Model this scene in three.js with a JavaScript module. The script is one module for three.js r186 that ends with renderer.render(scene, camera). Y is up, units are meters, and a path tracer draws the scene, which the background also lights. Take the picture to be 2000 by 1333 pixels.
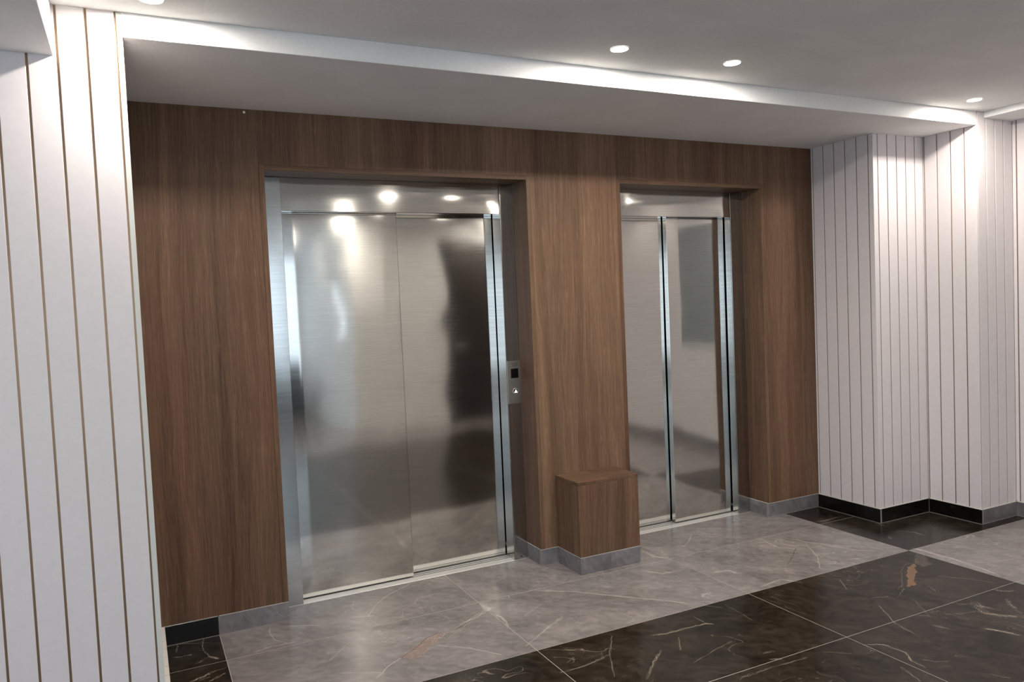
import * as THREE from 'three';
import { mergeGeometries } from 'three/addons/utils/BufferGeometryUtils.js';
import { RectAreaLightUniformsLib } from 'three/addons/lights/RectAreaLightUniformsLib.js';

// ---------------------------------------------------------------- camera, sky, exposure
const scene = new THREE.Scene();
const camera = new THREE.PerspectiveCamera(47.963, 2000 / 1333, 0.05, 60);
camera.position.set(-0.2774, 1.4946, 3.8132);
camera.rotation.order = 'YXZ';
camera.rotation.set(-0.0472, -0.457, -0.0431);
const renderer = new THREE.WebGLRenderer({ antialias: true });
renderer.toneMapping = THREE.LinearToneMapping;
renderer.toneMappingExposure = 1.58;
renderer.shadowMap.enabled = true;
RectAreaLightUniformsLib.init();
scene.background = new THREE.Color().setRGB(0.12, 0.15, 0.18);          // overcast sky outside the windows
const DAY = 1.15;             // radiance of the daylight in the windows
const LAMP = 950;            // radiance of a downlight's diffuser

// ---------------------------------------------------------------- sizes (metres); lift wall at z = 0, camera towards +z
const HB = 0.0946, HS = 2.467, HC = 2.551, ZF = 0.846, ZP = 0.49;
const XL = -0.252, XR = 3.9206, XR2 = 4.3934, XR3 = 4.749;
const ZA = 0.297, ZB = 0.924, ZC = 1.5135, TW = 1.2, TD = 0.6;
const ZW = 4.9, ZEND = 8, XEND = -4.6, XBLOCK = 2.1;
const D1 = -0.172;           // plane of the steel frames

// ---------------------------------------------------------------- helpers
let seed = 7;
const rnd = () => ((seed = (seed * 1664525 + 1013904223) >>> 0) / 4294967296);
const used = {};
const numbered = (n) => { const k = used[n] = (used[n] ?? -1) + 1; return k ? n + '_' + String(k).padStart(3, '0') : n; };
function box(x0, x1, y0, y1, z0, z1, c = 0, grainX = false) {       // chamfered box, uv in metres
  const lo = [x0, y0, z0], hi = [x1, y1, z1], mid = lo.map((l, i) => (l + hi[i]) / 2), pos = [], nor = [], uv = [];
  const at = (face, s) => s.map((k, i) => k > 0 ? hi[i] - (i === face ? 0 : c) : lo[i] + (i === face ? 0 : c));
  const tri = (a, b, d) => {
    const u = b.map((v, i) => v - a[i]), w = d.map((v, i) => v - a[i]);
    let n = [u[1] * w[2] - u[2] * w[1], u[2] * w[0] - u[0] * w[2], u[0] * w[1] - u[1] * w[0]];
    const m = a.map((v, i) => (v + b[i] + d[i]) / 3 - mid[i]);
    let P = [a, b, d];
    if (n[0] * m[0] + n[1] * m[1] + n[2] * m[2] < 0) { P = [a, d, b]; n = n.map((v) => -v); }
    const l = Math.hypot(...n); n = n.map((v) => v / l);
    const ab = n.map(Math.abs), ax = ab[1] >= ab[0] && ab[1] >= ab[2] ? 1 : ab[2] >= ab[0] ? 2 : 0;
    for (const q of P) { pos.push(...q); nor.push(...n);
      if (ax === 1) grainX ? uv.push(q[2], q[0]) : uv.push(q[0], q[2]); else if (ax === 2) uv.push(q[0], q[1]); else uv.push(q[2], q[1]); }
  };
  const quad = (a, b, d, e) => { tri(a, b, d); tri(a, d, e); };
  for (let i = 0; i < 3; i++) for (const s of [-1, 1]) {
    const j = (i + 1) % 3, k = (i + 2) % 3, S = (a, b) => { const v = []; v[i] = s; v[j] = a; v[k] = b; return v; };
    quad(at(i, S(-1, -1)), at(i, S(1, -1)), at(i, S(1, 1)), at(i, S(-1, 1)));
    if (c) for (const t of [-1, 1]) {
      const T = (b) => { const v = []; v[i] = s; v[j] = t; v[k] = b; return v; };
      quad(at(i, T(-1)), at(i, T(1)), at(j, T(1)), at(j, T(-1)));
    }
  }
  if (c) for (const a of [-1, 1]) for (const b of [-1, 1]) for (const d of [-1, 1]) tri(at(0, [a, b, d]), at(1, [a, b, d]), at(2, [a, b, d]));
  const g = new THREE.BufferGeometry();
  g.setAttribute('position', new THREE.Float32BufferAttribute(pos, 3));
  g.setAttribute('normal', new THREE.Float32BufferAttribute(nor, 3));
  g.setAttribute('uv', new THREE.Float32BufferAttribute(uv, 2));
  return g;
}
const shiftUV = (g, du, dv) => { const a = g.attributes.uv; for (let i = 0; i < a.count; i++) a.setXY(i, a.getX(i) + du, a.getY(i) + dv); return g; };
const flat = (g) => { const r = g.index ? g.toNonIndexed() : g; for (const k of Object.keys(r.attributes)) if (!['position', 'normal', 'uv'].includes(k)) r.deleteAttribute(k); return r; };
function mesh(name, geos, mat, parent, label) {
  const g = Array.isArray(geos) ? (geos.length > 1 ? mergeGeometries(geos.map(flat)) : geos[0]) : geos;
  const m = new THREE.Mesh(g, mat); m.name = name; m.castShadow = m.receiveShadow = true;
  if (label) m.userData.label = label;
  parent.add(m); return m;
}
function thing(name, label, category, pos = [0, 0, 0], group, kind) {
  const o = new THREE.Group(); o.name = kind === 'structure' ? name : numbered(name); o.position.set(...pos);
  o.userData = { label, category }; if (group) o.userData.group = group; if (kind) o.userData.kind = kind;
  scene.add(o); return o;
}
const structure = (name, label, category) => thing(name, label, category, [0, 0, 0], null, 'structure');

// ---------------------------------------------------------------- noise
const HT = new Float32Array(65536); { let s = 12345; for (let i = 0; i < 65536; i++) { s = (s * 1103515245 + 12345) & 0x7fffffff; HT[i] = ((s >> 8) & 0xffff) / 65535; } }
const hash = (x, y) => HT[((x * 374761 + y * 668265 + (x * y) * 31) ^ (y << 7)) & 65535];
function vnoise(x, y, px = 0) {                                      // value noise, -1..1, period px in x
  let xi = Math.floor(x); const yi = Math.floor(y); let fx = x - xi, fy = y - yi;
  fx = fx * fx * (3 - 2 * fx); fy = fy * fy * (3 - 2 * fy);
  let x1 = xi + 1; if (px) { xi = ((xi % px) + px) % px; x1 = ((x1 % px) + px) % px; }
  const a = hash(xi, yi), b = hash(x1, yi), c = hash(xi, yi + 1), d = hash(x1, yi + 1);
  return 2 * (a + (b - a) * fx + (c - a + (a - b - c + d) * fx) * fy) - 1;
}
const fbm = (x, y, o) => { let s = 0, a = 0.5; for (let i = 0; i < o; i++) { s += a * vnoise(x, y); x = x * 2.03 + 17.3; y = y * 2.03 + 9.1; a *= 0.5; } return s; };
const lerp = (a, b, t) => a + (b - a) * t;
const sstep = (a, b, x) => { const t = Math.min(1, Math.max(0, (x - a) / (b - a))); return t * t * (3 - 2 * t); };
function dataTex(w, h, fn, srgb = true) {
  const d = new Uint8Array(w * h * 4);
  for (let y = 0; y < h; y++) for (let x = 0; x < w; x++) { const c = fn(x, y), i = (y * w + x) * 4; d[i] = Math.max(0, Math.min(255, c[0])); d[i + 1] = Math.max(0, Math.min(255, c[1])); d[i + 2] = Math.max(0, Math.min(255, c[2])); d[i + 3] = 255; }
  const t = new THREE.DataTexture(d, w, h); t.wrapS = t.wrapT = THREE.RepeatWrapping; t.magFilter = THREE.LinearFilter; t.minFilter = THREE.LinearMipmapLinearFilter; t.generateMipmaps = true;
  if (srgb) t.colorSpace = THREE.SRGBColorSpace; t.needsUpdate = true; return t;
}

// ---------------------------------------------------------------- materials
// walnut-brown laminate: vertical grain, texture 2.4 m x 2.56 m
const WN = 2048;
const woodFn = (X, Y) => {
  const x = X / WN * 2.4, y = Y / WN * 2.56;
  const wob = 0.02 * vnoise(x * 3.3333, y * 1.1, 8) + 0.010 * vnoise(x * 10, y * 2.6 + 4, 24) + 0.002 * vnoise(x * 30, y * 9, 72);
  const u = x + wob;                                                 // grain lines wander a little, as sawn oak does
  const broad = vnoise(u * 10, y * 0.35 + 3, 24) * 0.45 + vnoise(u * 25, y * 0.6 + 8, 60) * 0.35 + vnoise(u * 2.5, y * 0.2 + 5, 6) * 0.5;
  const mid = 0.5 * vnoise(u * 60, y * 1.3 + 1, 144) + 0.5 * vnoise(u * 130, y * 2.4 + 6, 312);
  const fine = vnoise(u * 260, y * 7, 624);
  const pore = vnoise(u * 400, y * 26, 960);
  return [broad, mid, fine, pore];
};
const woodTex = dataTex(WN, WN, (X, Y) => {
  const [b, m, f, p] = woodFn(X, Y);
  const fleck = sstep(0.5, 0.9, vnoise(X / WN * 480, Y / WN * 30, 480)) * 0.10;
  const t = Math.max(0, Math.min(1, 0.46 + 0.24 * b + 0.085 * m + 0.08 * f + 0.05 * p + fleck));
  const red = 0.5 + 0.5 * vnoise(X / WN * 12, Y / WN * 2 + 31, 12);
  return [lerp(56, 158, t) + 5 * red, lerp(43, 127, t) - 1 * red, lerp(33, 102, t)];
});
woodTex.repeat.set(1 / 2.4, 1 / 2.56);
const wood = new THREE.MeshPhysicalMaterial({ map: woodTex, roughness: 0.45, specularIntensity: 0.3 });
const brushTex = dataTex(256, 1024, (x, y) => { const v = 236 + 9 * vnoise(x * 0.012, y * 0.9) + 6 * vnoise(x * 0.05 + 40, y * 0.45); return [v, v, v - 2]; });
const brushRough = dataTex(256, 1024, (x, y) => { const v = 205 + 12 * vnoise(x * 0.01 + 7, y * 0.6) + 14 * vnoise(x * 0.02, y * 0.11 + 50); return [v, v, v]; }, false);
for (const t of [brushTex, brushRough]) t.repeat.set(1 / 0.6, 1 / 0.6);
const steelSpec = { map: brushTex, roughnessMap: brushRough, metalness: 1, anisotropyRotation: Math.PI / 2 };
const steel = new THREE.MeshPhysicalMaterial({ ...steelSpec, color: new THREE.Color().setRGB(0.74, 0.72, 0.69), roughness: 0.105, anisotropy: 0.35 });
const jambSteel = new THREE.MeshPhysicalMaterial({ ...steelSpec, color: new THREE.Color().setRGB(0.68, 0.68, 0.67), roughness: 0.16, anisotropy: 0.6 });
const aluminium = new THREE.MeshPhysicalMaterial({ color: new THREE.Color().setRGB(0.80, 0.80, 0.78), metalness: 0.55, roughness: 0.42 });
const blackGap = new THREE.MeshStandardMaterial({ color: 0x0a0a0a, roughness: 0.9 });
const paperTex = dataTex(512, 512, (x, y) => { const v = 218 + 2 * vnoise(x * 0.5, y * 0.5) + 1.5 * vnoise(x * 0.05, y * 0.05 + 9); return [v, v - 6, v - 5]; });
paperTex.repeat.set(1 / 0.5, 1 / 0.5);
const board = new THREE.MeshStandardMaterial({ map: paperTex, roughness: 0.55 });
const brass = new THREE.MeshPhysicalMaterial({ color: new THREE.Color().setRGB(0.30, 0.195, 0.12), metalness: 0.65, roughness: 0.32 });
const plasterTex = dataTex(512, 512, (x, y) => { const v = 234 + 2.5 * vnoise(x * 0.4, y * 0.4) + 4 * vnoise(x * 0.02, y * 0.02 + 4); return [v, v, v - 1]; });
plasterTex.repeat.set(1 / 1.5, 1 / 1.5);
const paint = new THREE.MeshStandardMaterial({ map: plasterTex, roughness: 0.85 });
const bead = new THREE.MeshStandardMaterial({ color: 0xcfcfca, roughness: 0.7 });
const groutMat = new THREE.MeshStandardMaterial({ color: 0xa9a39c, roughness: 0.9 });
const caulk = new THREE.MeshStandardMaterial({ color: 0xd4cfc8, roughness: 0.8 });
const lampWhite = new THREE.MeshStandardMaterial({ color: 0xf2f2f0, roughness: 0.5 });
const lampGlow = new THREE.MeshStandardMaterial({ color: 0xffffff, emissive: 0xfff6ea, emissiveIntensity: 8, roughness: 0.6 });

// polished stone tiles: base cloud plus veins laid where the stone has them
const VEINS = [[5,0.5,0.99,-0.15,0.84,-0.06,0.75,0.03,0.67,0.16],[12,0.45,0.59,0.13,0.64,0.15,0.69,0.17],[8,0.4,0.31,0.07,0.38,0.11,0.44,0.14],[4,0.45,0.22,0.04,0.21,0.12,0.22,0.2,0.26,0.26],[6,0.5,0.12,0.28,0.19,0.26,0.29,0.27],[3,0.35,0.39,0.54,0.49,0.43],[5,0.5,0.53,0.8,0.6,0.72,0.67,0.68],[6,0.45,0.85,0.65,0.96,0.75,1.05,0.88],[12,0.25,0.41,0.68,0.55,0.76],[18,0.7,1.21,0.32,1.2,0.41,1.23,0.39],[12,0.6,1.21,0.48,1.22,0.53,1.2,0.64],[9,0.5,1.02,0.49,1.11,0.46,1.2,0.41],[4,0.4,1.42,0.29,1.52,0.3,1.64,0.4],[4,0.35,1.46,0.48,1.32,0.57],[4,0.4,1.47,0.68,1.3,0.78,1.18,0.86],[3,0.3,0.92,0.13,0.96,0.07,1.04,0.07,1.17,0.09],[3,0.3,0.81,0.27,0.84,0.18,0.93,0.12],[7,0.65,1.53,0.32,1.68,0.43,1.85,0.62,2.02,0.8,2.07,0.87],[4,0.45,1.27,0.8,1.39,0.72,1.47,0.67],[14,0.3,2.15,0.35,2.22,0.47,2.35,0.48],[7,0.45,3.24,0.4,3.25,0.5,3.32,0.62,3.36,0.75,3.48,0.87],[-3,0.6,3.23,0.37,3.27,0.48,3.35,0.59,3.4,0.66],[-6,0.5,3.38,0.72,3.4,0.77],[-2,0.4,2.88,0.72,2.97,0.66,3.12,0.55],[5,0.5,3.23,0.52,3.09,0.74,2.98,0.85],[14,0.5,2.45,0.6,2.54,0.62,2.55,0.7],[10,0.5,2.52,0.89,2.67,0.87,2.73,0.95],[8,0.5,3,0.36,3.06,0.37,3.05,0.5],[6,0.45,2.79,0.01,2.7,0.1,2.6,0.17],[16,0.7,3.65,0.91,3.66,0.96,3.66,1.07],[12,0.65,3.66,1.07,3.67,1.13,3.66,1.21],[9,0.6,3.66,1.21,3.65,1.32,3.62,1.43],[4,0.35,4.05,0.87,4.2,1,4.34,1.13],[20,0.4,2.36,0.09,2.35,0.22,2.41,0.29],[30,0.25,2.44,0.15,2.41,0.28],[10,0.55,1.7,1.06,1.78,1.08,1.87,1.08,1.99,1.09,2.01,1.11],[4,0.4,2.12,0.92,2.17,0.99],[4,0.5,1.55,0.97,1.44,1.12,1.35,1.29],[3,0.5,1.79,1.14,1.72,1.24],[8,0.7,1.65,1.2,1.56,1.27,1.45,1.37],[7,0.5,1.19,1.15,1.3,1.15,1.44,1.12],[10,0.5,1.98,1.44,2.04,1.45],[9,0.45,1.98,1.5,2.02,1.52],[3,0.4,1.99,1,1.99,1.1],[3,0.3,2.21,0.96,2.19,1.17],[3,0.35,1.69,1.36,1.87,1.31,1.96,1.29],[9,0.4,1.3,0.98,1.36,1.02],[5,0.4,1.25,1.09,1.3,1.06],[4,0.45,3.37,1.26,3.47,1.39,3.52,1.48],[4,0.5,2.92,1.03,2.84,1.14],[4,0.5,2.8,1.36,2.69,1.53],[4,0.4,3,1.4,2.88,1.56],[3,0.4,2.85,1.28,2.93,1.31],[3,0.3,2.46,1.01,2.48,1.17],[3,0.4,3.21,1.32,3.18,1.38],[3,0.35,2.96,1.34,3.07,1.29],[7,0.55,2.4,1.6,2.47,1.64,2.48,1.74,2.44,1.79,2.43,1.86],[8,0.4,2.69,1.54,2.66,1.66],[12,0.4,2.81,1.62,2.84,1.71],[16,0.65,2.96,1.76,2.99,1.81,3.02,1.88],[5,0.4,1.85,1.55,1.93,1.55,2.11,1.56],[4,0.35,2.21,1.56,2.29,1.63],[6,0.45,2.36,1.81,2.32,1.92],[10,0.35,1.75,1.55,1.85,1.55],[25,0.4,3.19,1.57,3.12,1.66,3.15,1.72,3.2,1.76],[20,0.4,3.18,1.6,3.2,1.67],[14,0.4,3.43,1.51,3.43,1.55,3.49,1.58],[14,0.4,3.35,1.62,3.3,1.68,3.27,1.71],[4,0.4,2.96,1.58,3.02,1.61,3.1,1.63],[4,0.4,3.1,1.54,3.18,1.57],[6,0.3,2.48,1.81,2.51,1.85,2.55,1.87],[4,0.3,2.59,2.02,2.6,2.05,2.62,2.07],[12,0.5,3.6,0.24,3.68,0.26,3.88,0.24],[9,0.4,3.88,0.65,3.92,0.74,3.92,0.81],[9,0.35,3.74,0.68,3.69,0.75],[4,0.3,4.15,0.52,4.23,0.61],[5,0.35,3.9,0.47,3.89,0.55],[4,0.5,-0.07,-0,-0.08,0.07,-0.08,0.14,-0.07,0.18,-0.06,0.22],[12,0.6,-0.06,0.22,-0.04,0.25,-0.03,0.26],[4,0.35,-0.18,-0.01,-0.19,0.09],[7,0.35,-0.21,0.14,-0.18,0.15,-0.14,0.15,-0.13,0.16],[7,0.5,-0.12,0.26,-0.08,0.23],[12,0.5,-0.15,0.43,-0.12,0.41,-0.09,0.4,-0.07,0.38],[6,0.5,-0.08,0.46,-0.05,0.44,-0.02,0.42],[6,0.45,-0.12,0.43,-0.08,0.42],[6,0.4,-0.07,0.38,-0.01,0.37]];
const stoneTextures = {};
function stoneTex(dark, x0, x1, z0, z1, key) {                       // canvas texture of one tile that lies at x0..x1, z0..z1
  const ppm = 850, w = Math.round((x1 - x0) * ppm), h = Math.round((z1 - z0) * ppm);
  const cv = document.createElement('canvas'); cv.width = w; cv.height = h;
  const ctx = cv.getContext('2d'), im = ctx.createImageData(w, h), ox = x0 * 1.37 + (key % 7) * 5.3, oz = z0 * 1.91 + key * 3.7;
  const ang = 0.5 + (key % 3) * 0.25, ca = Math.cos(ang), sa = Math.sin(ang);
  for (let j = 0; j < h; j++) for (let i = 0; i < w; i++) {
    const X = i / ppm, Z = j / ppm, u = ox + X * ca + Z * sa, v = oz - X * sa + Z * ca;
    const wx = 0.07 * fbm(u * 4, v * 4, 3) + 0.012 * fbm(u * 23, v * 23, 2), wz = 0.07 * fbm(u * 4 + 40, v * 4 + 11, 3) + 0.012 * fbm(u * 23 + 9, v * 23, 2), a = u + wx, c = v + wz;
    const cloud = fbm(a * 3, c * 7, 5), streak = fbm(a * 22, c * 38 + 7, 3), mottle = fbm(a * 34 + 3, c * 48, 3), grain = vnoise(i * 0.7, j * 0.7);
    const crack = (f, g, o, th) => { const n = Math.abs(fbm(a * f + o, c * g - o, 4)); return n < th ? 1 - n / th : 0; };
    const patch1 = sstep(0.05, 0.3, fbm(u * 3.3 + 21, v * 4.7, 3)), patch2 = sstep(0.0, 0.28, fbm(u * 2.1 - 9, v * 3.9 + 30, 3));
    const vein = 0.85 * crack(2.2, 6, 5, 0.012) * patch1 + 0.6 * crack(5, 9, 17, 0.016) * patch2 + 0.35 * crack(11, 16, 29, 0.03) * patch1 * patch2;
    let r, g, b;
    if (dark) {
      const t = 0.42 + 0.42 * cloud + 0.42 * streak + 0.4 * mottle + 0.06 * grain + 0.35 * patch1 * patch2;
      r = lerp(24, 62, t) + 92 * vein; g = lerp(19, 54, t) + 86 * vein; b = lerp(14, 46, t) + 78 * vein;
    } else {
      const t = 0.5 + 0.7 * cloud + 0.25 * streak + 0.4 * mottle + 0.05 * grain;
      r = lerp(114, 152, t) + 44 * vein; g = lerp(108, 146, t) + 44 * vein; b = lerp(107, 144, t) + 43 * vein;
    }
    const k = (j * w + i) * 4; im.data[k] = Math.max(0, Math.min(255, r)); im.data[k + 1] = Math.max(0, Math.min(255, g)); im.data[k + 2] = Math.max(0, Math.min(255, b)); im.data[k + 3] = 255;
  }
  ctx.putImageData(im, 0, 0);
  ctx.lineCap = 'round'; ctx.lineJoin = 'round';
  const P = (x, z) => [(x - x0) * ppm, (z - z0) * ppm];
  const wander = (pts, amp) => { const o = []; for (let i = 0; i + 1 < pts.length; i++) for (let k = 0; k < 6; k++) { const t = k / 6; o.push([lerp(pts[i][0], pts[i + 1][0], t) + (rnd() - 0.5) * amp, lerp(pts[i][1], pts[i + 1][1], t) + (rnd() - 0.5) * amp]); } o.push(pts[pts.length - 1]); return o; };
  const stroke = (pts, width, style) => { ctx.strokeStyle = style; ctx.lineWidth = width; ctx.beginPath(); pts.forEach(([x, y], i) => i ? ctx.lineTo(x, y) : ctx.moveTo(x, y)); ctx.stroke(); };
  for (const v of VEINS) {
    const pts = []; let inside = false;
    for (let i = 2; i < v.length; i += 2) { pts.push(P(v[i], v[i + 1])); if (v[i] > x0 - 0.02 && v[i] < x1 + 0.02 && v[i + 1] > z0 - 0.02 && v[i + 1] < z1 + 0.02) inside = true; }
    if (!inside) continue;
    const wd = Math.abs(v[0]), a = v[1], rgb = v[0] < 0 ? '58,46,38' : dark ? '176,164,148' : '206,198,190';
    const n = Math.max(2, Math.round(wd / 2));
    for (let k = 0; k < n; k++) {
      const off = (rnd() - 0.5) * wd * 1.1, shifted = pts.map(([x, y]) => [x + off * 0.7, y + off * 0.7]);
      const s = wander(shifted, 5 + wd * 0.5), cut = Math.floor(rnd() * 3), part = wd > 6 ? s.slice(cut, s.length - Math.floor(rnd() * 3)) : s;
      for (let q = 0; q + 2 < part.length; q += 2) stroke(part.slice(q, q + 3), 0.8 + rnd() * 1.9, `rgba(${rgb},${Math.min(1, a * (0.35 + 0.95 * rnd())).toFixed(2)})`);
    }
    stroke(wander(pts, 4), wd * 1.6, `rgba(${rgb},${(a * 0.2).toFixed(2)})`);
  }
  const blob = (poly, style, amp) => { const q = wander([...poly.map(([x, z]) => P(x, z)), P(...poly[0])], amp); ctx.fillStyle = style; ctx.beginPath(); q.forEach(([x, y], i) => i ? ctx.lineTo(x, y) : ctx.moveTo(x, y)); ctx.fill(); };
  const speckle = (poly, n, styles) => { for (let i = 0; i < n; i++) { const a = poly[Math.floor(rnd() * poly.length)], b = poly[Math.floor(rnd() * poly.length)], t = rnd(), p = P(lerp(a[0], b[0], t), lerp(a[1], b[1], t)); stroke([p, [p[0] + (rnd() - 0.3) * 16, p[1] + (rnd() - 0.6) * 9]], 0.8 + rnd() * 2, styles[i % styles.length]); } };
  if (!dark && key === 3) {                                          // brown mineral seam in the grey stone
    const s = [[0.67, 0.68], [0.76, 0.61], [0.83, 0.56], [0.88, 0.54], [0.92, 0.54], [0.88, 0.59], [0.84, 0.61], [0.77, 0.69], [0.74, 0.71], [0.68, 0.71]];
    blob(s, 'rgba(160,130,110,0.35)', 18); speckle(s, 150, ['rgba(186,150,124,0.6)', 'rgba(140,108,88,0.6)', 'rgba(212,198,186,0.5)']);
    const e = [[0.67, 0.68], [0.78, 0.6], [0.83, 0.55], [0.89, 0.53], [0.94, 0.54], [1.0, 0.52], [1.02, 0.52]].map(([x, z]) => P(x, z));
    stroke(wander(e.slice(0, 4), 5), 2.6, 'rgba(84,62,50,0.75)'); stroke(wander(e.slice(4), 4), 4, 'rgba(72,58,50,0.7)');
    stroke(wander([[0.9, 0.57], [1.05, 0.48], [1.19, 0.4]].map(([x, z]) => P(x, z)), 9), 3, 'rgba(206,192,180,0.6)');
    stroke(wander([[0.92, 0.6], [1.05, 0.51], [1.19, 0.42]].map(([x, z]) => P(x, z)), 9), 2, 'rgba(196,178,164,0.6)');
  }
  if (dark && key === 8) {                                           // tan inclusion in the dark stone
    const s = [[3.445, 1.078], [3.392, 1.082], [3.289, 1.138], [3.229, 1.193], [3.111, 1.273], [3.172, 1.28], [3.24, 1.224], [3.331, 1.165]];
    const c = [[3.458, 1.061], [3.573, 0.99], [3.598, 1.025], [3.502, 1.129], [3.422, 1.139]];
    blob(c, 'rgba(112,100,90,0.55)', 20); speckle(c, 60, ['rgba(140,128,116,0.5)', 'rgba(60,52,46,0.6)', 'rgba(170,158,146,0.4)']);
    blob(s, 'rgba(130,99,74,0.9)', 12); speckle(s, 60, ['rgba(146,108,82,0.7)', 'rgba(108,76,56,0.7)', 'rgba(168,140,120,0.5)']);
    const e = [[3.445, 1.07], [3.38, 1.075], [3.28, 1.13], [3.21, 1.19], [3.1, 1.27]].map(([x, z]) => P(x, z)); stroke(wander(e, 8), 5, 'rgba(40,34,30,0.8)'); stroke(wander(e.map(([x, y]) => [x - 8, y - 6]), 9), 3, 'rgba(120,110,100,0.6)');
  }
  const t = new THREE.CanvasTexture(cv); t.colorSpace = THREE.SRGBColorSpace; t.wrapS = t.wrapT = THREE.RepeatWrapping; return t;
}
const stoneMat = (dark, map) => new THREE.MeshPhysicalMaterial({ map, roughness: dark ? 0.22 : 0.18, specularIntensity: dark ? 0.5 : 0.85 });
const plainDark = stoneMat(true, stoneTex(true, 20, 21.2, 20, 20.6, 21)), plainGrey = stoneMat(false, stoneTex(false, 30, 31.2, 30, 30.6, 22));
const skirtGrey = stoneMat(false, plainGrey.map.clone()), skirtDark = new THREE.MeshPhysicalMaterial({ map: stoneTex(true, 40, 41.2, 20, 20.6, 24), roughness: 0.2, color: 0x6a6a6a });
for (const m of [skirtGrey, skirtDark]) { m.map.repeat.set(1 / 1.2, 1 / 0.6); }
skirtGrey.color.set(0xdfe2ea);

// ---------------------------------------------------------------- floor
const floor = structure('floor', 'polished marble tile floor, pale grey band by the lifts and dark brown field', 'floor');
mesh('grout', box(XEND, XR3, -0.1, -0.0006, D1, ZEND, 0), groutMat, floor);
{
  const zl = [D1]; zl.push(ZA, ZB, ZC); while (zl[zl.length - 1] + TD < ZEND) zl.push(zl[zl.length - 1] + TD); zl.push(ZEND);
  const xl = []; for (let x = -4.8; x < 4.8; x += TW) xl.push(Math.max(XEND, x)); xl.push(XR3);
  let key = 0; const geo = {};
  for (let j = 0; j + 1 < zl.length; j++) for (let i = 0; i + 1 < xl.length; i++) {
    let x0 = xl[i], x1 = xl[i + 1], z0 = zl[j], z1 = zl[j + 1];
    if (z0 >= ZW - 0.05 && x0 >= XBLOCK) continue;
    if (j === 0 && x1 <= XL - 0.3) continue;
    const grey = z0 > 3.8 || (x0 > -0.1 && x1 < 3.7 && z1 < ZB + 0.01) || (x0 > 3.5 && z0 > ZB - 0.01);
    const detailed = x0 > -1.3 && j < 4 && !(x0 < -0.1 && j > 2);
    let mat = grey ? plainGrey : plainDark;
    if (detailed) { const k = x0 < -0.1 ? 12 + j : Math.round(x0 / TW) + (j === 0 ? 16 : j === 1 ? 3 : j === 2 ? 6 : 9); mat = stoneMat(!grey, stoneTex(!grey, x0, x1, z0, z1, k)); }
    const w = x1 - x0 - 0.003, d = z1 - z0 - 0.003, id = w.toFixed(4) + '_' + d.toFixed(4);
    if (!geo[id]) { const g = box(-w / 2, w / 2, -0.01, 0, -d / 2, d / 2, 0.0005), p = g.attributes.position, u = g.attributes.uv; for (let n = 0; n < p.count; n++) u.setXY(n, p.getX(n) / w + 0.5, 0.5 - p.getZ(n) / d); geo[id] = g; }
    const t = mesh('tile', geo[id], mat, floor); t.position.set((x0 + x1) / 2, 0, (z0 + z1) / 2);
  }
}

// ---------------------------------------------------------------- ceiling: slab, dropped soffit over the lifts, side beams
const ceiling = structure('ceiling', 'white painted plaster ceiling with a dropped soffit over the lifts', 'ceiling');
mesh('slab', box(XEND - 0.2, XR3 + 0.2, HC, HC + 0.15, -0.7, ZEND + 0.2), paint, ceiling);
mesh('soffit', box(XL, XR2, HS, HC, -0.02, ZF, 0.0015), paint, ceiling);
mesh('beam', box(-1.5, -0.461, 2.383, HC, ZF, ZEND, 0.002), paint, ceiling, 'dropped white beam at the left');
mesh('beam', box(4.467, XR3, 2.5134, HC, ZF, ZW, 0.002), paint, ceiling, 'shallow white beam along the right wall');

// ---------------------------------------------------------------- lift wall: wooden panels round two openings
const A0 = 0.322, A1 = 1.726, B0 = 2.353, B1 = 3.457, OT = 2.185, TR = 0.025;
const wallBack = structure('wall_back', 'brown wood panelled wall around the two lift doors', 'wall');
mesh('core', [box(XL - 0.3, A0 - TR, 0, 2.55, -0.5, -0.02), box(A1 + TR, B0 - TR, 0, 2.55, -0.5, -0.02), box(B1 + TR, XR + 0.2, 0, 2.55, -0.5, -0.02),
  box(A0 - TR, A1 + TR, OT + TR, 2.55, -0.5, -0.02), box(B0 - TR, B1 + TR, OT + TR, 2.55, -0.5, -0.02), box(XL - 0.3, XR + 0.2, -0.02, 2.55, -0.56, -0.5)], blackGap, wallBack);
const g1 = 0.0006, g2 = 0.00012;
const panel = (x0, x1, y0, y1, du) => mesh('wood_panel', shiftUV(box(x0 + g2, x1 - g2, y0, y1 - g1, -0.02, 0, 0.0002), du, 0), wood, wallBack);
panel(XL, A0 - TR, HB, HS, 2.15); panel(A0 - TR, A1 + TR, OT + TR, HS, 2.15); panel(A1 + TR, B0 - TR, HB, HS, 1.55); panel(B0 - TR, B1 + TR, OT + TR, HS, 0.17); panel(B1 + TR, XR, HB, HS, 1.72);
for (const [a, b, du] of [[A0, A1, 2.1], [B0, B1, 2.05]]) {          // boards that line the openings, their edges showing on the face
  mesh('reveal_board', shiftUV(box(a - TR + g1, a, HB, OT + TR - g1, -0.2, 0.0012, 0.0006), du, 0), wood, wallBack);
  mesh('reveal_board', shiftUV(box(b, b + TR - g1, HB, OT + TR - g1, -0.2, 0.0012, 0.0006), du + 0.33, 0), wood, wallBack);
  const hg = box(a, b, OT, OT + TR - g1, -0.2, 0.0012, 0.0006, true); { const p = hg.attributes.position, u = hg.attributes.uv; for (let n = 0; n < p.count; n++) u.setXY(n, p.getZ(n) + p.getY(n) + du, p.getX(n)); }
  mesh('reveal_board', hg, wood, wallBack);
}
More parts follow.
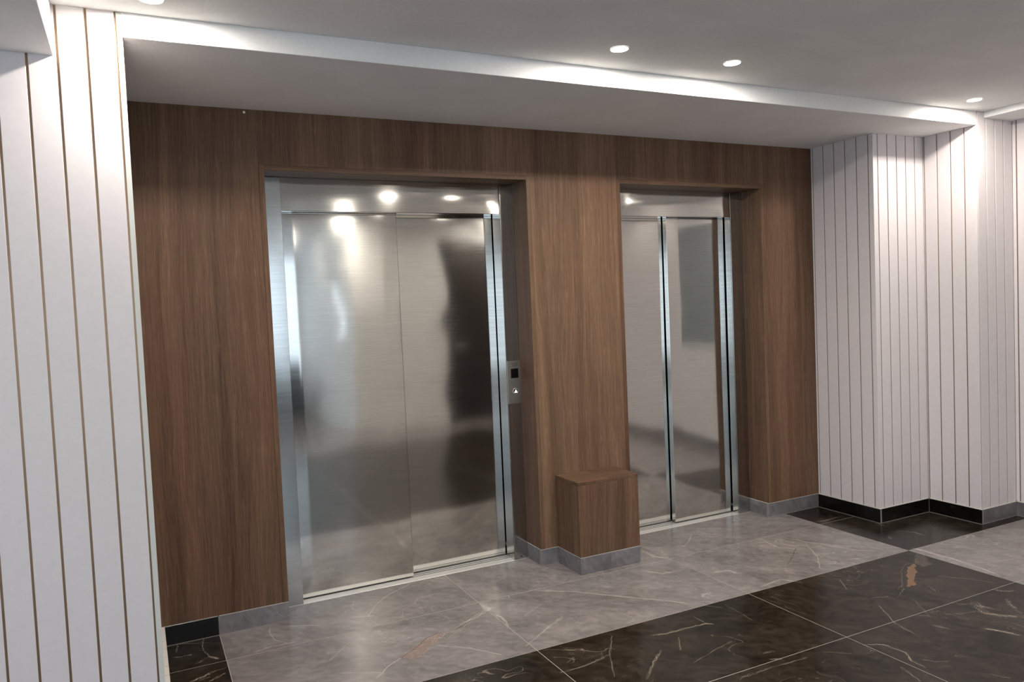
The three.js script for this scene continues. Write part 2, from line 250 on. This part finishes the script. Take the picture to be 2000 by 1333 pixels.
mesh('screw_cap', new THREE.SphereGeometry(0.006, 12, 8).scale(1, 1, 0.4).translate(0.247, 2.452, 0.001), lampWhite, wallBack, 'tiny white screw cap near the soffit');

// ---------------------------------------------------------------- lift doors
function warped(x0, x1, y0, y1, z, amp, s) {                        // sheet-metal skin, slightly bulged as pressed steel is
  const nx = Math.max(10, Math.round((x1 - x0) / 0.025)), ny = Math.max(8, Math.round((y1 - y0) / 0.025));
  const g = new THREE.PlaneGeometry(x1 - x0, y1 - y0, nx, ny), p = g.attributes.position, u = g.attributes.uv;
  for (let i = 0; i < p.count; i++) {
    const c = i % (nx + 1), y = p.getY(i) + (y0 + y1) / 2;                // narrow edge columns: the sheet bends back at its sides
    const x = c === 0 ? x0 : c === 1 ? x0 + 0.0015 : c === 2 ? x0 + 0.003 : c === nx ? x1 : c === nx - 1 ? x1 - 0.0015 : c === nx - 2 ? x1 - 0.003 : p.getX(i) + (x0 + x1) / 2, bend = c === 0 || c === nx ? 0.0022 : c === 1 || c === nx - 1 ? 0.0006 : 0;
    const e = sstep(0, 0.07, Math.min(x - x0, x1 - x)) * sstep(0, 0.09, Math.min(y - y0, y1 - y));
    const n = 0.5 + 0.5 * (0.6 * vnoise(x * 2.3 + s, y * 1.9 + s * 2) + 0.3 * vnoise(x * 4.1 + s, y * 3.8 - s) + 0.1 * vnoise(x * 9 - s, y * 7));
    p.setXYZ(i, x, y, z + amp * e * n - bend); u.setXY(i, x, y);
  }
  g.computeVertexNormals(); return g;
}
function liftDoor(name, label, a, b, i0, i1, leaves, rear, returnL, returnR) {
  const o = structure(name, label, 'lift door'), top = 2.018;
  const strip = (x0, x1) => box(x0, x1, 0.001, OT - 0.001, D1 - 0.006, D1, 0.0012);
  mesh('jamb', [strip(a, i0), box(i0 - 0.003, i0, 0.001, OT - 0.001, returnL, D1 - 0.001)], jambSteel, o, 'brushed steel left jamb');
  mesh('jamb', [strip(i1, b), box(i1, i1 + 0.003, 0.001, OT - 0.001, returnR, D1 - 0.001)], jambSteel, o, 'brushed steel right jamb');
  mesh('header', [warped(i0, i1, top, OT - 0.001, D1 - 0.004, 0.0022, 3.3 + a), box(i0, i1, top, OT - 0.001, D1 - 0.02, D1 - 0.0045), box(i0, i1, top, top + 0.003, -0.222, D1 - 0.0045), box(...rear, top, top + 0.003, -0.278, -0.2215)], steel, o, 'brushed steel lintel panel');
  leaves.forEach(([x0, x1, z, s]) => mesh('leaf', [warped(x0, x1, 0.008, 2.08, z, 0.0042, s), box(x0, x1, 0.008, 2.08, z - 0.035, z - 0.0026)], steel, o));
  const sill = mesh('sill', box(a, b, -0.02, 0.001, -0.36, D1 - 0.0005, 0.0008), aluminium, o, 'aluminium threshold strip');
  for (const z of [-0.2375, -0.262, -0.296]) mesh('guide_slot', box(i0, i1, 0.0009, 0.0014, z - 0.003, z + 0.003), blackGap, sill);
  mesh('shaft', [box(a - 0.1, b + 0.1, 0, 2.4, -0.49, -0.48), box(a - TR, a - TR + 0.004, 0, 2.3, -0.48, -0.21), box(b + TR - 0.004, b + TR, 0, 2.3, -0.48, -0.21)], blackGap, o);
  return o;
}
liftDoor('door_1', 'wide brushed steel lift door of two sliding leaves, left of the wooden block', A0, A1, 0.423, 1.640, [[0.40, 1.042, -0.2375, 1.7], [0.96, 1.70, -0.287, 5.2]], [1.045, 1.640], -0.222, -0.275);
liftDoor('door_2', 'narrower brushed steel lift door of two sliding leaves, right of the wooden block', B0, B1, 2.45, 3.352, [[2.36, 2.95, -0.287, 9.4], [2.868, 3.43, -0.240, 12.1]], [2.45, 2.865], -0.24, -0.228);
{
  const d1 = scene.getObjectByName('door_1');
  mesh('screw', new THREE.CylinderGeometry(0.004, 0.004, 0.002, 12).rotateX(Math.PI / 2).translate(1.684, 0.018, D1 + 0.0008), blackGap, d1);
}

// ---------------------------------------------------------------- skirting tiles
let skirtN = 0;
const skirtJoint = new THREE.MeshStandardMaterial({ color: 0x8a857f, roughness: 0.9 });
function skirting(name, label, pieces) {                             // pieces: [x0, x1, z0, z1, dark]
  const o = structure(name, label, 'skirting');
  for (const [x0, x1, z0, z1, dk] of pieces) {
    const t = mesh('skirting_tile', shiftUV(box(x0, x1, 0.001, HB - 0.004, z0, z1, 0.0006), (skirtN * 0.37) % 1.2, (skirtN * 0.19) % 0.6), dk ? skirtDark : skirtGrey, o);
    mesh('grout_bead', box(x0 + 0.0004, x1 - 0.0004, HB - 0.004, HB - 0.0003, z0, z1 - 0.0006), caulk, t);
    const ex = x1 - x0 > z1 - z0 ? [0.0014, -0.0007] : [-0.0007, 0.0014];          // joint filler shows between neighbouring tiles
    mesh('grout_bead', [box(x0 - ex[0], x1 + ex[0], 0.0006, HB - 0.006, z0 - ex[1], z1 + ex[1]), box(x0 - 0.0016, x1 + 0.0016, 0.0003, 0.0026, z0 - 0.0016, z1 + 0.0016)], skirtJoint, t); skirtN++;
  }
}
const tk = 0.018, j = 0.0015;
skirting('baseboard_back', 'low tile skirting under the wood panels and around the lift openings', [
  [XL + 0.0215, -j, -tk, -0.001, true], [j, A0, -tk, -0.001, false], [A0 - TR, A0, -0.19, -tk - j, false],
  [A1, A1 + TR, D1, -tk - j, false], [A1, B0, -tk, -0.001, false], [B0 - TR, B0, -0.19, -tk - j, false],
  [B1, B1 + TR, D1, -tk - j, false], [B1, XR - j, -tk, -0.001, false]]);

// ---------------------------------------------------------------- grooved white panelling
// axis 'x': face towards +z at z = plane; axis 'z': face towards -x at x = plane
function boarding(parent, axis, plane, dir, from, to, grooves, y0, y1) {
  const T = 0.012, G = 0.0038, cuts = [from, ...grooves.filter((g) => g > from + 0.003 && g < to - 0.003), to];
  const put = (name, a, b, f0, f1, mat, c) => mesh(name, axis === 'x' ? box(a, b, y0, y1, Math.min(f0, f1), Math.max(f0, f1), c) : box(Math.min(f0, f1), Math.max(f0, f1), y0, y1, a, b, c), mat, parent);
  for (let i = 0; i + 1 < cuts.length; i++) {
    const a = cuts[i] + (i ? G : 0), b = cuts[i + 1] - (i + 2 < cuts.length ? G : 0);
    put('panel', a, b, plane - dir * T, plane, board, 0.0012);
    if (i) put('inlay_strip', cuts[i] - G + 0.0002, cuts[i] + G - 0.0002, plane - dir * T, plane - dir * 0.005, brass, 0);
  }
}
const series = (start, step, n) => Array.from({ length: n }, (_, i) => start + i * step);
const GP = 0.0885;
const wallLeft = structure('wall_left', 'white wall of narrow vertical panels with thin brass inlays, left of the lifts', 'wall');
mesh('core', [box(XEND, XL - 0.0125, 0, HC, -0.02, ZF - 0.012), box(XL - 0.0125, XL - 0.0005, HS, HC, -0.02, ZF - 0.012)], paint, wallLeft);
boarding(wallLeft, 'z', XL, 1, 0.0005, ZF - 0.0125, Array.from({ length: 9 }, (_, i) => (i + 1) * 0.0885), HB, HS);
mesh('core', box(XEND, -2.4, 0, HC, ZF - 0.012, ZF), paint, wallLeft);
boarding(wallLeft, 'x', ZF, 1, -2.4, -0.2755, series(-0.273 - GP * 24, GP, 24), HB, HC);
mesh('inlay_strip', box(-0.2753, -0.2695, HB, HC, ZF - 0.012, ZF - 0.005), brass, wallLeft);
mesh('corner_bead', box(-0.2693, XL, 0, HC, ZF - 0.012, ZF - 0.0008, 0.0012), bead, wallLeft, 'plain painted corner strip');
skirting('baseboard_left', 'black tile skirting along the left side of the lift recess', [...series(0, GP, 10).map((z, i) => [XL, XL + 0.021, i ? z + 0.0012 : 0.0005, Math.min(ZF - 0.014, z + GP - 0.0012), true]), [-2.4, XL - 0.001, ZF, ZF + 0.01, true]]);

const wallRight = structure('wall_right', 'white stepped wall of narrow vertical panels with thin brass inlays, right of the lifts', 'wall');
const K = 0.012;
mesh('core', [box(XR + K, XR3 + 0.3, 0, HC, -0.02, ZP - K), box(XR2 + K, XR3 + 0.3, 0, HC, ZP - K, ZF - K), box(XR3 + K, XR3 + 0.3, 0, HC, ZF - K, ZW + 0.2)], paint, wallRight);
boarding(wallRight, 'z', XR, -1, 0.0008, ZP - K, series(0.0145, GP - 0.001, 6), HB, HS);
boarding(wallRight, 'x', ZP, 1, XR, XR2 - 0.0005, series(3.964, 0.0872, 5), HB, HS);
boarding(wallRight, 'z', XR2, -1, ZP + 0.0005, ZF - K, [0.4975, 0.586, 0.677, 0.766], HB, HS);
boarding(wallRight, 'x', ZF, 1, XR2, XR3 - 0.0005, [4.3985, 4.485, 4.573, 4.66], HB, HC);
boarding(wallRight, 'z', XR3, -1, ZF + 0.0005, ZW, series(0.871, GP, 46), HB, HC);
skirting('baseboard_right', 'tile skirting round the stepped right wall, black turning to grey', [
  [XR - 0.006, XR + 0.006, 0.002, ZP + 0.006, true], [XR + 0.0075, XR2 - 0.0075, ZP - 0.004, ZP + 0.006, true], [XR2 - 0.006, XR2 + 0.006, ZP + 0.0075, ZF + 0.006, true],
  [XR2 + 0.0075, XR3 - 0.0075, ZF - 0.004, ZF + 0.006, false], [XR3 - 0.006, XR3 + 0.006, ZF + 0.0075, 2.05, false], [XR3 - 0.006, XR3 + 0.006, 2.0515, 3.25, false], [XR3 - 0.006, XR3 + 0.006, 3.2515, ZW - 0.002, false]]);

// ---------------------------------------------------------------- the lobby behind the photographer, mirrored in the steel
const wallRear = structure('wall_rear', 'white plaster wall facing the lifts behind the photographer', 'wall');
const DX0 = 3.3, DX1 = 4.1, DH = 2.36;
mesh('core', [box(XBLOCK, DX0, 0, HC, ZW, ZW + 0.2), box(DX1, XR3 + 0.3, 0, HC, ZW, ZW + 0.2), box(DX0, DX1, DH, HC, ZW, ZW + 0.2), box(XBLOCK, XBLOCK + 0.2, 0, HC, ZW + 0.2, 5.45), box(XBLOCK, XBLOCK + 0.2, 0, HC, 5.85, ZEND), box(XBLOCK, XBLOCK + 0.2, 0, 1.1, 5.45, 5.85), box(XBLOCK, XBLOCK + 0.2, 1.95, HC, 5.45, 5.85)], paint, wallRear);
{
  const o = structure('door_3', 'dark brown wooden door in the wall behind the photographer', 'door'), darkWood = new THREE.MeshStandardMaterial({ map: woodTex, color: 0x4a4038, roughness: 0.5 });
  mesh('door_frame', [box(DX0, DX0 + 0.07, 0, DH, ZW - 0.015, ZW + 0.2, 0.002), box(DX1 - 0.07, DX1, 0, DH, ZW - 0.015, ZW + 0.2, 0.002), box(DX0 + 0.07, DX1 - 0.07, DH - 0.07, DH, ZW - 0.015, ZW + 0.2, 0.002)], darkWood, o);
  const l = mesh('door_leaf', box(DX0 + 0.073, DX1 - 0.073, 0.006, DH - 0.073, ZW + 0.03, ZW + 0.07, 0.002), darkWood, o);
  mesh('door_handle', [new THREE.CylinderGeometry(0.009, 0.009, 0.05, 16).rotateX(Math.PI / 2).translate(DX0 + 0.13, 1.02, ZW + 0.006), new THREE.CylinderGeometry(0.009, 0.009, 0.12, 16).rotateZ(Math.PI / 2).translate(DX0 + 0.185, 1.02, ZW - 0.018)], aluminium, l);
}
const wallFront = structure('wall_front', 'white window wall at the far end of the lobby behind the photographer', 'wall');
const W1 = [-4.3, 1.9, 0.35, 2.42];
mesh('core', [box(XEND - 0.2, W1[0], 0, HC, ZEND, ZEND + 0.2), box(W1[0], W1[1], 0, W1[2], ZEND, ZEND + 0.2), box(W1[0], W1[1], W1[3], HC, ZEND, ZEND + 0.2), box(W1[1], XBLOCK + 0.2, 0, HC, ZEND, ZEND + 0.2)], paint, wallFront);
const wallSide = structure('wall_side', 'white plaster side wall of the lobby far left of the lifts', 'wall');
mesh('core', [box(XEND - 0.2, XEND, 0, HC, ZF - 0.1, 2.6), box(XEND - 0.2, XEND, 0, HC, 7.4, ZEND + 0.2), box(XEND - 0.2, XEND, 0, 0.35, 2.6, 7.4), box(XEND - 0.2, XEND, 2.42, HC, 2.6, 7.4)], paint, wallSide);
const pane = new THREE.MeshPhysicalMaterial({ color: 0xffffff, transmission: 1, thickness: 0, roughness: 0, ior: 1.5 });
function makeWindow(name, label, w, h, n, place) {                   // built in the xy plane facing -z, then placed
  const o = structure(name, label, 'window'), f = 0.04, s = (w - 2 * f) / n; place(o);
  mesh('window_frame', [box(-w / 2, w / 2, 0, f, 0.04, 0.1, 0.003), box(-w / 2, w / 2, h - f, h, 0.04, 0.1, 0.003), box(-w / 2, -w / 2 + f, f, h - f, 0.04, 0.1, 0.003), box(w / 2 - f, w / 2, f, h - f, 0.04, 0.1, 0.003)], lampWhite, o);
  for (let i = 0; i < n; i++) {
    if (i) mesh('mullion', box(-w / 2 + f + i * s - 0.02, -w / 2 + f + i * s + 0.02, f, h - f, 0.045, 0.095, 0.003), lampWhite, o);
    mesh('pane', new THREE.PlaneGeometry(s - (n > 1 ? 0.04 : 0), h - 2 * f).translate(-w / 2 + f + (i + 0.5) * s, h / 2, 0.07), pane, o);
  }
  const L = new THREE.RectAreaLight(new THREE.Color().setRGB(0.76, 0.91, 1.06), DAY, w - 2 * f, h - 2 * f);
  L.position.set(0, h / 2, 0.03); L.name = 'window_daylight'; o.add(L);              // shines along -z
}
makeWindow('window_1', 'wide window with white frame behind the photographer', W1[1] - W1[0], W1[3] - W1[2], 4, (o) => o.position.set((W1[0] + W1[1]) / 2, W1[2], ZEND));
makeWindow('window_2', 'slim window with white frame, mirrored as a bright slit in the wide lift door', 0.4, 0.85, 1, (o) => { o.position.set(XBLOCK, 1.1, 5.65); o.rotation.y = Math.PI / 2; });
makeWindow('window_3', 'row of tall windows with white frames far left of the photographer', 4.8, 2.07, 4, (o) => { o.position.set(XEND, 0.35, 5.0); o.rotation.y = -Math.PI / 2; });
{
  const fab = new THREE.MeshStandardMaterial({ color: 0x3c4042, roughness: 0.9 }), o = thing('sofa', 'dark grey fabric sofa under the window behind the photographer', 'sofa', [0.9, 0, 7.45]);
  mesh('seat', box(-0.75, 0.75, 0.1, 0.42, -0.4, 0.3, 0.03), fab, o); mesh('backrest', box(-0.75, 0.75, 0.42, 0.78, 0.12, 0.32, 0.03), fab, o);
  for (const s of [-1, 1]) mesh('armrest', box(s * 0.85 - 0.1, s * 0.85 + 0.1, 0.1, 0.6, -0.4, 0.32, 0.03), fab, o);
  for (const x of [-0.85, 0.85]) for (const z of [-0.33, 0.25]) mesh('leg', new THREE.CylinderGeometry(0.02, 0.015, 0.1, 12).translate(x, 0.05, z), blackGap, o);
}
{
  const o = thing('notice_board', 'blue-grey board on the right wall, mirrored in the narrower lift door', 'board', [XR3, 1.62, 1.72]);
  mesh('sheet', box(-0.012, -0.001, -0.6, 0.6, -0.31, 0.31, 0.001), new THREE.MeshStandardMaterial({ color: 0x83898c, roughness: 0.8 }), o);
  mesh('frame', [box(-0.018, -0.001, 0.6, 0.615, -0.325, 0.325, 0.001), box(-0.018, -0.001, -0.615, -0.6, -0.325, 0.325, 0.001), box(-0.018, -0.001, -0.6, 0.6, -0.325, -0.31, 0.001), box(-0.018, -0.001, -0.6, 0.6, 0.31, 0.325, 0.001)], aluminium, o);
}

// ---------------------------------------------------------------- wooden block on the pier between the lifts
{
  const x0 = 1.8368, x1 = 2.2326, zt = 0.2484, h = 0.5095;
  const o = thing('boxed_plinth', 'square brown wooden block with grey tile base between the two lift doors', 'block', [(x0 + x1) / 2, 0, 0]), w = (x1 - x0) / 2, b = 0.018;
  const side = (g, du) => shiftUV(g, du, 0.3);
  mesh('front_panel', side(box(-w, w, HB, h - b - g1, zt - b, zt, 0.0008), 0.15), wood, o);
  mesh('side_panel', side(box(-w, -w + b, HB, h - b - g1, 0.0015, zt - b - g1, 0.0008), 1.55), wood, o);
  mesh('side_panel', side(box(w - b, w, HB, h - b - g1, 0.0015, zt - b - g1, 0.0008), 0.9), wood, o);
  mesh('top_panel', box(-w, w, h - b, h, 0.0015, zt, 0.0008, true), wood, o);
  const sk = (n, g) => { const t = mesh(n, g, skirtGrey, o); return t; };
  sk('base_tile', box(-w + 0.011, w - 0.011, 0.001, HB - 0.003, zt - 0.012, zt - 0.0005, 0.0006));
  sk('base_tile', box(-w + 0.0005, -w + 0.0105, 0.001, HB - 0.003, 0.001, zt - 0.0005, 0.0006)); sk('base_tile', box(w - 0.0105, w - 0.0005, 0.001, HB - 0.003, 0.001, zt - 0.0005, 0.0006));
  mesh('grout_bead', box(-w + 0.001, w - 0.001, HB - 0.003, HB - 0.0003, 0.001, zt - 0.001), caulk, o);
}

// ---------------------------------------------------------------- call panel on the right jamb of the wide lift
{
  const o = thing('call_panel', 'slim steel lift call panel with black display and lit up-arrow button', 'call panel', [1.685, 1.045, D1]);
  mesh('plate', box(-0.044, 0.044, -0.125, 0.125, 0.0002, 0.004, 0.001), new THREE.MeshPhysicalMaterial({ ...steelSpec, color: new THREE.Color().setRGB(0.52, 0.51, 0.49), roughness: 0.5, anisotropy: 0.3 }), o);
  mesh('display', box(-0.0205, 0.027, 0.024, 0.079, 0.003, 0.0048, 0.0006), new THREE.MeshPhysicalMaterial({ color: 0x020202, roughness: 0.25 }), o, 'black square display');
  const ink = new THREE.MeshStandardMaterial({ color: 0x1c1a18, roughness: 0.8 });
  const strokes = [];
  for (let r = 0; r < 2; r++) for (let i = 0; i < 8 - r; i++) {          // two rows of print, too small in the photograph to read
    const x = -0.013 + i * 0.0052 + r * 0.002, y = 0.1075 - r * 0.0105, h = 0.0022 + 0.0012 * ((i * 5 + r * 3) % 3);
    strokes.push(box(x, x + 0.0012, y - h, y + h, 0.004, 0.0043), box(x, x + 0.0038, y - 0.0006 + 0.001 * (i % 2), y + 0.0006 + 0.001 * (i % 2), 0.004, 0.0043));
  }
  mesh('lettering', strokes, ink, o, 'two short lines of tiny dark lettering');
  const btn = mesh('button', new THREE.CylinderGeometry(0.0135, 0.0145, 0.004, 40).rotateX(Math.PI / 2).translate(0.004, -0.052, 0.006), new THREE.MeshPhysicalMaterial({ color: 0x101014, roughness: 0.3 }), o, 'round dark button');
  mesh('ring', new THREE.TorusGeometry(0.0155, 0.0018, 12, 48).translate(0.004, -0.052, 0.0045), aluminium, btn);
  const s = new THREE.Shape(); s.moveTo(-0.0105, -0.0085); s.lineTo(0.0105, -0.0085); s.lineTo(0, 0.0105); s.closePath();
  const hole = new THREE.Path(); hole.moveTo(-0.0022, -0.0035); hole.lineTo(0, 0.0015); hole.lineTo(0.0022, -0.0035); hole.closePath(); s.holes.push(hole);
  mesh('arrow', new THREE.ExtrudeGeometry(s, { depth: 0.001, bevelEnabled: false }).translate(0.004, -0.0525, 0.008), new THREE.MeshStandardMaterial({ color: 0xffffff, emissive: 0xeef0ff, emissiveIntensity: 1.1 }), btn, 'lit white up arrow');
}

// ---------------------------------------------------------------- recessed downlights
function downlight(x, z, label, level = 1) {
  const o = thing('ceiling_downlight', label, 'downlight', [x, HC, z], 'recessed ceiling downlights');
  const ring = [[0.0355, -0.0002], [0.0355, -0.003], [0.037, -0.0034], [0.0385, -0.0026], [0.0395, -0.0002]].map(([r, y]) => new THREE.Vector2(r, y));
  mesh('trim_ring', new THREE.LatheGeometry(ring, 48), lampWhite, o);
  mesh('diffuser', new THREE.CylinderGeometry(0.0365, 0.0365, 0.0036, 40).translate(0, -0.0021, 0), lampGlow, o);
  const L = new THREE.RectAreaLight(new THREE.Color().setRGB(1, 0.925, 0.835), LAMP * level, 0.056, 0.056);
  L.position.set(0, -0.006, 0); L.rotation.x = -Math.PI / 2; L.name = 'downlight_glow'; o.add(L);
}
downlight(-0.162, 1.0, 'bright downlight above the left wall, cut by the top edge of the photo', 0.9);
downlight(1.623, 1.092, 'left one of the two neighbouring bright downlights above the lifts', 1.15);
downlight(2.233, 1.099, 'right one of the two neighbouring bright downlights above the lifts', 1.15);
downlight(4.101, 1.023, 'bright downlight in the corner above the stepped white panelled wall', 0.88);
for (const [x, z, label, level] of [[0.4, 2.78, 'downlight in the second row just ahead of the photographer', 0.7], [1.92, 2.78, 'downlight mirrored as the left bright spot in the wide lift lintel', 0.3], [2.52, 2.72, 'downlight mirrored as the right bright spot in the wide lift lintel', 0.25], [4.35, 2.47, 'downlight mirrored in the narrower lift lintel', 0.22],
  [1.95, 4.55, 'downlight close to the wall corner behind the photographer', 1.1], [3.9, 4.4, 'downlight before the dark door behind the photographer', 1.1], [1.7, 6.4, 'downlight near the slim window behind the photographer', 0.25], [-0.1, 4.6, 'downlight above and behind the photographer', 0.7], [-0.1, 6.6, 'downlight before the wide window behind the photographer'],
  [-2.4, 2.2, 'downlight left of the dropped beam near the panelled wall', 1.6], [-2.4, 4.8, 'downlight left of the dropped beam near the wide window']]) downlight(x, z, label, level ?? 0.4);

renderer.render(scene, camera);
